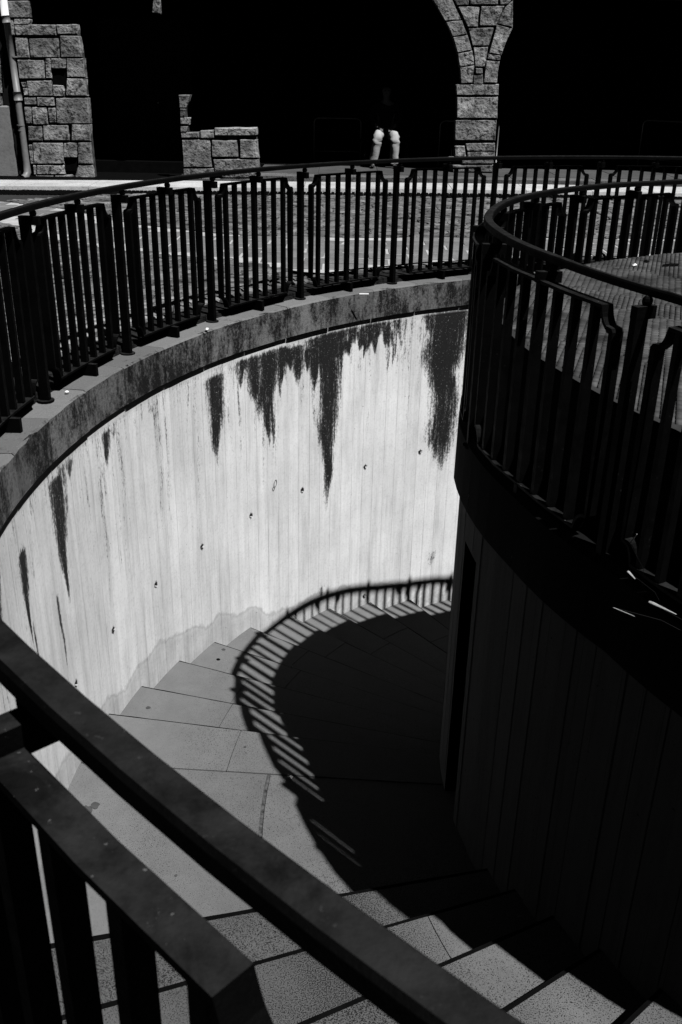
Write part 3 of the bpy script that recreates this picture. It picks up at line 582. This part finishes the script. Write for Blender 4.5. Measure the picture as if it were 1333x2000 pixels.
# ================================================================ RAILINGS
def make_ring(root, P, Rn, posts, rail_off, gap=None, step=1.5, a0=0, a1=360):
    """P(angle, radial offset from the post line, z) -> point.  posts = post angles"""
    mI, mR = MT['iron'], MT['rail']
    # handrail
    V = []; Fc = []; K = int((a1-a0)/step); hw = .022; prof = [(-hw, .972), (hw, .972), (hw, .994), (hw-.005, 1.0), (-hw+.005, 1.0), (-hw, .994)]; n = 6
    for i in range(K+1):
        a = a0+(a1-a0)*i/K
        for o_, z in prof: V.append(P(a, rail_off+o_, z))
    for i in range(K):
        for k in range(n): k2 = (k+1) % n; Fc.append((i*n+k, i*n+k2, (i+1)*n+k2, (i+1)*n+k))
    Fc += [tuple(range(n)), tuple(K*n+k for k in reversed(range(n)))]
    obj('handrail', V, Fc, mR, root)
    dg = 180/math.pi/Rn
    def strip(pts, w_, t_, m, name):      # closed path of (s, z) round angle base
        pass
    for i, pa in enumerate(posts):
        nx = posts[(i+1) % len(posts)]; span = (nx-pa) % 360
        if span > 40: span = 0
        # post
        def bar(s_deg, wt, wr, z0, z1, name, m=mI):
            h = wt/2*dg; c = []
            for z in (z0, z1): c += [P(s_deg-h, -wr/2, z), P(s_deg+h, -wr/2, z), P(s_deg+h, wr/2, z), P(s_deg-h, wr/2, z)]
            return MB().box8(c).build(name, m, root)
        def bracket(ad, z=.900, name='bracket'):
            h = .016*dg; mm = MB(); c = []
            for zz in (z, z+.042): c += [P(ad-h, -.075, zz), P(ad+h, -.075, zz), P(ad+h, .026, zz), P(ad-h, .026, zz)]
            mm.box8(c); mm.ball(P(ad, rail_off, .956), .019); return mm.build(name, mI, root)
        bar(pa, .030, .050, .0, .940, 'post'); bracket(pa)
        fo = MB(); cc = [P(pa + .045*dg*math.cos(t_), .045*math.sin(t_), 0.001) for t_ in np.linspace(0, 2*math.pi, 12, endpoint=False)]; top = [(x, y, z+.008) for x, y, z in cc]
        fo.add(cc+top, [tuple(range(12, 24))]+[(k, (k+1) % 12, 12+(k+1) % 12, 12+k) for k in range(12)]); fo.build('base_disc', mI, root)
        if not span: continue
        A = lambda f: pa+span*f
        # panel frame: closed strip with hollow corners
        L = math.radians(span)*Rn; g_ = .112*L if Rn > 4 else min(.118*L, .105); s0, s1 = g_, L-g_; i0, i1 = g_+.054*L, L-g_-.054*L; zt, zb, dc = .906, .075, .072; path = []
        path += [(i0, zt), (L*.33, zt), (L*.5, zt), (L*.67, zt), (i1, zt)]
        q = [(R_(u_)) for u_ in (15, 30, 45, 60, 75, 90)]
        path += [(s1-(s1-i1)*math.cos(u_), zt-dc*math.sin(u_)) for u_ in q]
        path += [(s1, zt-dc-.001), (s1, .5), (s1, zb+dc+.001)]
        path += [(s1-(s1-i1)*math.cos(u_), zb+dc*math.sin(u_)) for u_ in reversed(q)]
        path += [(i1, zb), (L*.67, zb), (L*.5, zb), (L*.33, zb), (i0, zb)]
        path += [(s0+(i0-s0)*math.cos(u_), zb+dc*math.sin(u_)) for u_ in q]
        path += [(s0, zb+dc+.001), (s0, .5), (s0, zt-dc-.001)]
        path += [(s0+(i0-s0)*math.cos(u_), zt-dc*math.sin(u_)) for u_ in reversed(q)]
        V = []; Fc = []; npt = len(path)
        for k in range(npt):
            p0, p1 = path[k-1], path[(k+1) % npt]; tx, tz = p1[0]-p0[0], p1[1]-p0[1]; ln = math.hypot(tx, tz) or 1; nx_, nz_ = -tz/ln, tx/ln
            th = .011 if .16 < path[k][1] < .84 else .006
            for sn, wr in ((1, -.0225), (1, .0225), (-1, .0225), (-1, -.0225)):
                sv, zv = path[k][0]+nx_*th*sn, path[k][1]+nz_*th*sn; V.append(P(pa+sv*dg, wr, zv))
        for k in range(npt):
            k2 = (k+1) % npt
            for e in range(4): e2 = (e+1) % 4; Fc.append((k*4+e, k*4+e2, k2*4+e2, k2*4+e))
        obj('panel_frame', V, Fc, mI, root)
        for f in (.190, .290, .395, .5, .605, .710, .810):
            wide = f == .5; bar(A(f), .031 if wide else .024, .036 if wide else .033, .078, .899, 'baluster')
        bracket(A(.5)); bracket(A(.5), .045, 'lower_bracket') if False else None
        h = .014*dg; c = []
        for zz in (.0, .072): c += [P(A(.5)-h, -.07, zz), P(A(.5)+h, -.07, zz), P(A(.5)+h, .024, zz), P(A(.5)-h, .024, zz)]
        MB().box8(c).build('lower_bracket', mI, root)
outer_posts = [125.5, 137.54, 149.4, 161.07, 172.76, 184.2, 195.5, 205.6, 215.9, 229.95]
a = 229.95
while a < 285: a += 11.3; outer_posts.append(a)
a = 125.5; pre = []
while a > -46: a -= 12.0; pre.append(a)
outer_posts = pre[::-1] + outer_posts
railing = empty('outer_railing', 'long black iron railing ringing the whole stairwell along its stone coping', 'railing')
make_ring(railing, lambda a, o_, z: PO(a, 4.918+o_, z), 4.918, outer_posts, -.045, a0=-57, a1=287)
drail = empty('drum_railing', 'smaller circular black iron railing around the brick terrace on the drum', 'railing')
dposts = [2, 24.5, 47, 69, 90, 111.5, 133.7, 155.5, 177.5, 204, 227, 249.5, 272, 294.5, 317, 339.5]
make_ring(drail, lambda a, o_, z: PD(a, .045+o_-(.022*float(sstep(183, 202, a % 360)) if o_ > -.04 else 0), z), 2.66, dposts, -.045, step=2)
# ================================================================ ARCADE BUILDING
YF = 17.2
arc = empty('arcade_building', 'sandstone arcade with arched openings dark inside, across the street', 'building')
def stone(poly, m, name='stone', depth=.16, y0=YF, parent=None, rough=.018, inset=.012):
    """poly: four (x, z) corners, clockwise from top left; a rough-faced block with a pillowed, chipped front"""
    tl_, tr, br, bl = [Vector((x, z)) for x, z in poly]; nu_, nv = 6, 4
    sd = (poly[0][0]*7.1, poly[0][1]*3.3)
    V = []; Fc = []; wd = max((tr-tl_).length, .01); hh = max((tl_-bl).length, .01); eu, ev = min(inset/wd, .12), min(inset/hh, .12)
    su = [0]+[eu+(1-2*eu)*k/(nu_-2) for k in range(nu_-1)]+[1]; sv = [0]+[ev+(1-2*ev)*k/(nv-2) for k in range(nv-1)]+[1]
    for j, v in enumerate(sv):
        for i, u in enumerate(su):
            p = (tl_*(1-u)+tr*u)*(1-v)+(bl*(1-u)+br*u)*v
            edge = (i in (0, nu_)) or (j in (0, nv)); q = mnoise.noise(Vector((p.x*6+sd[0], p.y*6, sd[1])))
            q2 = mnoise.noise(Vector((p.x*14, p.y*14, 3+j*.7)))
            ww = .013 if edge else .004
            V.append((p.x+ww*q2, y0-(0 if edge else .022+rough*q+.006*q2) + (.012 if edge else 0), p.y+ww*q))
    w1 = nu_+1
    for j in range(nv):
        for i in range(nu_): k = j*w1+i; Fc.append((k, k+1, k+w1+1, k+w1))
    nb = len(V); ring = [i for i in range(w1)]+[j*w1+nu_ for j in range(1, nv+1)]+[nv*w1+i for i in range(nu_-1, -1, -1)]+[j*w1 for j in range(nv-1, 0, -1)]
    for k in ring: x, y, z = V[k]; V.append((x, y0+depth, z))
    for k in range(len(ring)): k2 = (k+1) % len(ring); Fc.append((ring[k2], ring[k], nb+k, nb+k2))
    Fc = [tuple(reversed(f)) for f in Fc]
    return obj(name, V, Fc, m, parent or arc, False)
for q in ST_LEFT: stone(q, MT['ashlar'])  # pier cut to its sunlit outline; the shadowed masonry is left out
for q in ST_MID: stone(q, MT['ashlar'])  # wall stops where the cast shadow begins; shade shaped as missing stone
for i, q in enumerate(ST_RIGHT):
    stone(q, MT['ashlar'], 'arch_stone' if i >= 17 else 'stone', rough=.008 if i >= 17 else .018)
# mortar cores behind the blocks
def core(poly, y0, y1, m=MT['lime'], name='mortar_core'):
    n = len(poly); V = [(x, y0, z) for x, z in poly]+[(x, y1, z) for x, z in poly]
    Fc = [tuple(range(n)), tuple(range(2*n-1, n-1, -1))]+[(k, n+k, n+(k+1) % n, (k+1) % n) for k in range(n)]
    return obj(name, V, Fc, m, arc)
core([(-5.55, 2.50), (-5.19, 2.50), (-5.20, 2.15), (-4.43, 2.15), (-4.37, 1.65), (-4.36, .6), (-4.34, -.3), (-5.39, -.3), (-5.43, 1.0), (-5.46, 2.2)], YF+.06, YF+.15)
core([(-2.83, 1.14), (-2.645, 1.14), (-2.73, .90), (-2.70, .56), (-2.27, .60), (-1.56, .65), (-1.53, -.3), (-2.80, -.3), (-2.82, .5)], YF+.06, YF+.15)
core([(1.80, .04), (1.80, 1.38), (1.84, 1.42), (1.80, 1.65), (1.66, 2.10), (1.53, 2.33), (1.31, 2.62), (1.31, 3.1), (2.56, 3.1), (2.555, 2.62), (2.575, 2.26), (2.42, 1.82), (2.40, 1.43), (2.45, .9), (2.46, .04)], YF+.06, YF+.15)
# wall above the openings (starts just above the top of the picture) in courses
z = 2.70; cnum = 0
while z < 7.0:
    h = .34 + .05*((cnum*37) % 3)/2; x = -8.0 + (cnum % 2)*.33
    while x < 9.0:
        L = random.uniform(.55, .95); stone([(x+.008, z+h-.012), (x+L-.008, z+h-.012), (x+L-.008, z), (x+.008, z)], MT['ashlar'], 'stone'); x += L
    z += h; cnum += 1
core([(-8.2, 2.72), (9.2, 2.72), (9.2, 7.1), (-8.2, 7.1)], YF+.12, YF+.7)
stone([(-3.143, 2.68), (-3.053, 2.68), (-3.065, 2.337), (-3.204, 2.349)], MT['ashlar'], 'sun_wedge')  # sunlit wedge of wall between shadows, added as a hanging block
# right-hand arch closes further along
for k in range(5): stone([(6.05, .9+k*.36), (6.85, .9+k*.36), (6.85, .56+k*.36), (6.05, .56+k*.36)], MT['ashlar'])
core([(6.07, -.1), (6.07, 2.8), (6.83, 2.8), (6.83, -.1)], YF+.05, YF+.6)
# two square putlog holes with black sheets set back as their inner shade
for x0, x1, z0, z1 in ((-4.913, -4.667, 1.268, 1.503), (-4.846, -4.613, -.083, .125)):
    MB().box(x0, x1, YF+.03, YF+.045, z0, z1).build('putlog_shade', MT['black'], arc)
# interior: floor, back, side walls and vault in darkness
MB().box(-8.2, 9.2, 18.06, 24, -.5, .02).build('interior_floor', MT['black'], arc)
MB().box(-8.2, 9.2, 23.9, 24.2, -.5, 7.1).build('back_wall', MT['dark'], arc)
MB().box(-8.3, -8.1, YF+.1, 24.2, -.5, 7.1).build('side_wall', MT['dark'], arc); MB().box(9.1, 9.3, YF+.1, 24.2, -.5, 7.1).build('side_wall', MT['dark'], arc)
MB().box(-8.3, 9.3, YF+.05, 24.2, 7.1, 7.35).build('roof', MT['lime'], arc)
MB().box(-6.3, -5.55, YF+.30, YF+.6, -.5, 2.72).build('wall_recess', MT['dark'], arc); MB().box(-8.2, -6.3, YF+.0, YF+.5, -.5, 2.72).build('wall_face', MT['ashlar'], arc)
# narrow rough masonry and the rendered plinth beside the drainpipe
for k in range(4): stone([(-6.5, 1.75-k*.21), (-5.715-.03*k, 1.75-k*.21), (-5.745-.02*k, 1.555-k*.21), (-6.5, 1.555-k*.21)], MT['ashlar'], 'rubble_stone', rough=.03)
MB().box8([(-6.6, 17.10, -.4), (-5.655, 17.10, -.4), (-5.655, 17.25, -.4), (-6.6, 17.25, -.4), (-6.6, 17.10, .91), (-5.675, 17.10, .91), (-5.675, 17.25, .93), (-6.6, 17.25, .93)]).build('plinth', MT['render'], arc)
# door in the left bay
door = 'door'
dd = MB(); dd.box(-4.40, -3.63, 18.42, 18.47, -.17, 2.3); dd = dd.build('door_leaf', MT['dark'], arc)
dd2 = MB().box(-3.62, -2.80, 18.42, 18.47, -.17, 2.3).build('door_leaf', MT['dark'], arc)
MB().box(-3.625, -3.60, 18.40, 18.42, -.1, 1.9).build('astragal', MT['iron'], dd)
MB().ball((-3.40, 18.38, .98), .013).build('knob', MT['white'], dd2)
MB().box(-4.36, -4.22, 18.40, 18.415, -.10, .10).build('kick_plate', MT['iron'], dd)

# drainpipe
dp = empty('drainpipe', 'grey rainwater pipe with a pale upper length running down beside the left sandstone pier', 'pipe')
MB().tube([(-5.525, 17.08, 3.2), (-5.523, 17.08, 2.25)], .060, 14).build('upper_pipe', MT['pipeup'], dp, True)
MB().tube([(-5.523, 17.08, 2.26), (-5.512, 17.08, 2.16)], .066, 14).build('collar', MT['pipe'], dp, True)
MB().tube([(-5.512, 17.08, 2.17), (-5.47, 17.08, 1.10)], .052, 14).build('pipe_length', MT['pipe'], dp, True)
MB().tube([(-5.472, 17.08, 1.15), (-5.468, 17.08, 1.02)], .068, 14).build('collar', MT['pipe'], dp, True)
MB().tube([(-5.468, 17.08, 1.04), (-5.475, 17.08, .9), (-5.462, 17.08, .5), (-5.455, 17.08, .05), (-5.452, 17.08, -.10), (-5.47, 17.02, -.17), (-5.50, 16.96, -.195)], [.05, .052, .052, .055, .062, .060, .060], 14, False).build('pipe_length', MT['pipe'], dp, True)
MB().tube([(-5.497, 16.965, -.194), (-5.505, 16.945, -.2)], .050, 14).build('pipe_mouth', MT['black'], dp)
for z, r in ((1.66, .057), (.63, .064), (.55, .057)): MB().tube([(-5.475+.02*(z > 1), 17.08, z), (-5.475+.02*(z > 1), 17.08, z+.02)], r, 14).build('pipe_clip', MT['pipe'], dp)

# crowd barriers standing in the shade of the arches
def barrier(x0, y0, x1, y1, z0, z1, label):
    b = empty('crowd_barrier', label, 'barrier', 'metal barriers under the arches'); r = .011
    P = lambda u, z: (x0+(x1-x0)*u, y0+(y1-y0)*u, z); e = .08
    MB().tube([P(0, z0), P(0, z1-.07), P(.02, z1-.03), P(.08, z1), P(.92, z1), P(.98, z1-.03), P(1, z1-.07), P(1, z0)], r, 8).build('frame', MT['gritty'], b, True)
    MB().tube([P(0, z0+.15), P(1, z0+.15)], r*.8, 8).build('lower_rail', MT['gritty'], b, True)
    for k in range(1, 9): MB().tube([P(k/9, z0+.15), P(k/9, z1)], r*.45, 6).build('upright', MT['iron'], b, True)
    for u in (.12, .88): MB().box(P(u, 0)[0]-.02, P(u, 0)[0]+.02, P(u, 0)[1]-.25, P(u, 0)[1]+.25, z0-.02, z0+.0).build('foot', MT['iron'], b)
    return b
barrier(-.637, 18.7, .215, 18.7, .06, .775, 'dark metal barrier frame in the shade to the left of the seated person')
barrier(1.60, 18.05, 2.62, 17.98, .06, .80, 'metal barrier frame passing behind the sandstone pillar')
barrier(5.28, 18.5, 5.95, 17.95, .06, .86, 'metal barrier frame in the dark right-hand arch')

# ================================================================ SEATED PERSON
KX = [(.505, .435), (.80, .805)]; KY = 17.75; FY = 17.80; ZF = .045; HY = 18.24
seat = empty('bench', 'dark bench in the shaded arch under the seated person', 'bench')
MB().box(.2, 1.15, 18.16, 18.58, .40, .45).build('seat', MT['dark'], seat)
for x in (.28, 1.03): MB().box(x, x+.05, 18.2, 18.55, .02, .40).build('leg', MT['dark'], seat)
def skin(name, nodes, edges, m, parent=None, sub=2):
    me = bpy.data.meshes.new(name); me.from_pydata([n_[0] for n_ in nodes], edges, []); me.materials.append(m)
    o = link(name, me, parent); sk = o.modifiers.new('Skin', 'SKIN')
    for v, n_ in zip(me.skin_vertices[0].data, nodes): v.radius = (n_[1], n_[1] if len(n_) < 3 else n_[2])
    me.skin_vertices[0].data[0].use_root = True; sk.use_smooth_shade = True
    su = o.modifiers.new('Sub', 'SUBSURF'); su.levels = sub; su.render_levels = sub; return o
xm = .64
N = [((xm, HY, .56), .13, .15), ((xm, HY+.02, .80), .12, .15), ((xm, HY-.02, 1.00), .13, .17), ((xm, HY-.03, 1.10), .055), ((xm, HY-.07, 1.17), .055), ((xm, HY-.09, 1.25), .088, .078), ((xm, HY-.09, 1.32), .075, .07)]
E_ = [(0, 1), (1, 2), (2, 3), (3, 4), (4, 5), (5, 6)]
for sgn, (kx, fx) in zip((-1, 1), KX):
    b = len(N); N += [((xm+sgn*.09, HY-.02, .53), .085), ((kx, KY+.06, .52), .05), ((fx, FY+.02, .13), .036), ((fx, FY-.02, .075), .035), ((fx+sgn*.01, FY-.15, .06), .028)]
    E_ += [(0, b), (b, b+1), (b+1, b+2), (b+2, b+3), (b+3, b+4)]
    s_ = len(N); N += [((xm+sgn*.19, HY-.02, 1.0), .055), ((xm+sgn*.25, HY-.06, .80), .042), ((xm+sgn*.13, KY+.28, .66), .030), ((xm+sgn*.08, KY+.22, .645), .026, .018)]
    E_ += [(2, s_), (s_, s_+1), (s_+1, s_+2), (s_+2, s_+3)]
    for f in range(4):
        q = len(N); bx = xm+sgn*(.055+.012*f); N += [((bx, KY+.175, .645-.004*f), .0085), ((bx, KY+.145-.004*(f == 3), .628), .0075), ((bx, KY+.135, .605), .007)]
        E_ += [(s_+3, q), (q, q+1), (q+1, q+2)]
    q = len(N); N += [((xm+sgn*.045, KY+.215, .66), .009), ((xm+sgn*.03, KY+.185, .655), .008)]; E_ += [(s_+3, q), (q, q+1)]
person = skin('person', N, E_, MT['skin']); tag(person, 'person in pale trousers sitting in the shaded arch with only the shins in sunlight', 'person')
sh = skin('jacket', [((xm, HY, .58), .145, .165), ((xm, HY+.02, .80), .14, .17), ((xm, HY-.02, 1.00), .14, .185), ((xm, HY-.03, 1.09), .07)] + [((xm-.19, HY-.02, 1.0), .07), ((xm-.25, HY-.06, .80), .055), ((xm-.145, KY+.31, .67), .040), ((xm+.19, HY-.02, 1.0), .07), ((xm+.25, HY-.06, .80), .055), ((xm+.145, KY+.31, .67), .040)], [(0, 1), (1, 2), (2, 3), (2, 4), (4, 5), (5, 6), (2, 7), (7, 8), (8, 9)], MT['darkcloth'], person)
skin('hair', [((xm, HY-.06, 1.31), .088, .08), ((xm, HY-.03, 1.26), .075)], [(0, 1)], MT['hair'], person)
for sx_ in (-1, 1): MB().ball((xm+sx_*.03, HY-.165, 1.265), .011).build('eye', MT['darkcloth'], person)
MB().ball((xm, HY-.178, 1.245), .014).build('nose', MT['skin'], person, True); MB().box(xm-.022, xm+.022, HY-.168, HY-.16, 1.21, 1.217).build('mouth', MT['darkcloth'], person)
for sgn, (kx, fx) in zip((-1, 1), KX):      # one trouser leg: lofted rings with folds at the knee
    hp = Vector((xm+sgn*.09, HY-.05, .56)); kn = Vector((kx, KY+.02, .545)); an = Vector((fx, FY, .105)); V = []; Fc = []; n = 20
    path = [hp.lerp(kn, t_) for t_ in (0, .25, .5, .7, .85, .94)] + [kn+Vector((0, -.015, -.018))] + [kn.lerp(an, t_)+Vector((0, -.018*(1-t_), 0)) for t_ in (.09, .15, .21, .28, .4, .55, .7, .85, .95, 1.0)]
    for i, p in enumerate(path):
        d = (path[min(i+1, len(path)-1)]-path[max(i-1, 0)]).normalized(); a_ = Vector((1, 0, 0)); b_ = d.cross(a_).normalized(); a_ = b_.cross(d)
        rad = np.interp(i, [0, 4, 6, 8, 11, 16], [.095, .080, .074, .078, .078, .072])
        for k in range(n):
            t_ = 2*math.pi*k/n; f = 1+(.16 if 4 < i < 10 else .05)*math.sin(i*2.2+t_*1.0+sgn)+.05*math.sin(3*t_+i*.8)+.03*math.sin(7*t_); V.append(tuple(p+(a_*math.cos(t_)+b_*math.sin(t_))*rad*f))
    for i in range(len(path)-1):
        for k in range(n): k2 = (k+1) % n; Fc.append((i*n+k, (i+1)*n+k, (i+1)*n+k2, i*n+k2))
    obj('trouser_leg', V, Fc, MT['cloth'], person, True)
    sm = skin('shoe', [((fx, FY+.04, .085), .042, .045), ((fx, FY-.03, .075), .04, .045), ((fx+sgn*.015, FY-.12, .065), .036, .028), ((fx+sgn*.02, FY-.20, .058), .026, .018)], [(0, 1), (1, 2), (2, 3)], MT['shoe'], person, 1)

# ================================================================ SMALL LITTER
def pebble(x, y, z, r, m, label, cat, name, grp=None):
    mm = MB(); mm.ball((0, 0, 0), r, 7, 5); rd = random.Random(int(x*1000)); mm.V = [(a_*rd.uniform(.7, 1.3), b_*rd.uniform(.7, 1.3), c_*rd.uniform(.5, .8)) for a_, b_, c_ in mm.V]
    o = mm.build(name, m); o.location = (x, y, z+r*.4); tag(o, label, cat, grp); return o
o = MB().tube([(.0, 0, 0), (.075, .006, 0)], .006, 8).build('cigarette_butt', MT['white']); o.location = (.11, 7.64, .0-.028+.008); tag(o, 'white cigarette butt lying on the coping at the back of the well', 'cigarette butt')
pebble(-1.489, 4.912, .003, .012, MT['white'], 'tiny pale pebble on the coping beside the second railing post from the left', 'pebble', 'pebble')
pebble(-1.60, 4.36, .003, .013, MT['white'], 'tiny pale pebble on the coping at the far left edge of view', 'pebble', 'pebble')
pebble(-.934, 6.371, -.01, .014, MT['white'], 'tiny pale pebble on the coping below the third railing panel', 'pebble', 'pebble')
pebble(-.687, 4.10, -2.12, .010, MT['white'], 'small white crumb in the middle of the sunlit landing', 'litter', 'litter')
pebble(-.26, 4.354, -2.12, .012, MT['white'], 'small white crumb on the landing inside the railing shadow', 'litter', 'litter')
pebble(-.34, 5.85, -2.375, .012, MT['white'], 'small white crumb on a shadow-striped step below the landing', 'litter', 'litter')
def scrap(x, y, z, w_, d_, m, label, ro):
    V = [(-w_, -d_, 0), (w_*.8, -d_*.9, .004), (w_, d_, .008), (-w_*.7, d_, .003), (0, 0, .014)]
    o = obj('paper_scrap', V, [(0, 1, 4), (1, 2, 4), (2, 3, 4), (3, 0, 4)], m); o.location = (x, y, z); o.rotation_euler = (0, 0, ro); tag(o, label, 'litter')
scrap(1.763, 5.931, .557, .016, .010, MT['white'], 'pale scrap of paper on the far part of the terrace bricks', .3)
scrap(1.87, 6.061, .557, .022, .018, MT['black'], 'black scrap lying on the far edge of the terrace bricks', .8)
scrap(1.99, 5.957, .557, .06, .02, MT['black'], 'wide black scrap at the right of the far terrace bricks', .1)
# dry stems that grow out of the drum coping and catch the sun with their tips
STEMS = [((.820, 2.410, .421), (.829, 2.396, .455), .0022, .0012), ((.823, 2.404, .332), (.840, 2.381, .320), .0040, .0014), ((.807, 2.428, .197), (.851, 2.364, .207), .0014, .0010), ((.874, 2.334, .273), (.928, 2.264, .276), .0052, .0012)]
for k, (p0, p1, ra, rb_) in enumerate(STEMS):
    p0, p1 = Vector(p0), Vector(p1); root = Vector(PD(210+3*k, .068, .01)); mid_ = root.lerp(p0, .55)+Vector((.04, .05, -.02))
    mm = MB().tube([root, mid_, p0-(p1-p0).normalized()*.004], [.0008, .0007, .0006], 5).build('stalk', MT['darkcloth'])
    tip = MB().tube([p0, p0.lerp(p1, .15), p1], [ra*.7, ra, rb_], 6).build('dry_leaf', MT['straw'], mm)
    mm.name = 'dry_weed'; tag(mm, ['dry weed with a short upright tip, highest of four against the dark drum', 'dry weed with a short curled leaf against the dark drum, second from the top', 'thinnest straight dry weed low against the dark drum', 'dry weed with the longest thickest leaf at the right edge of the dark drum'][k], 'weed')
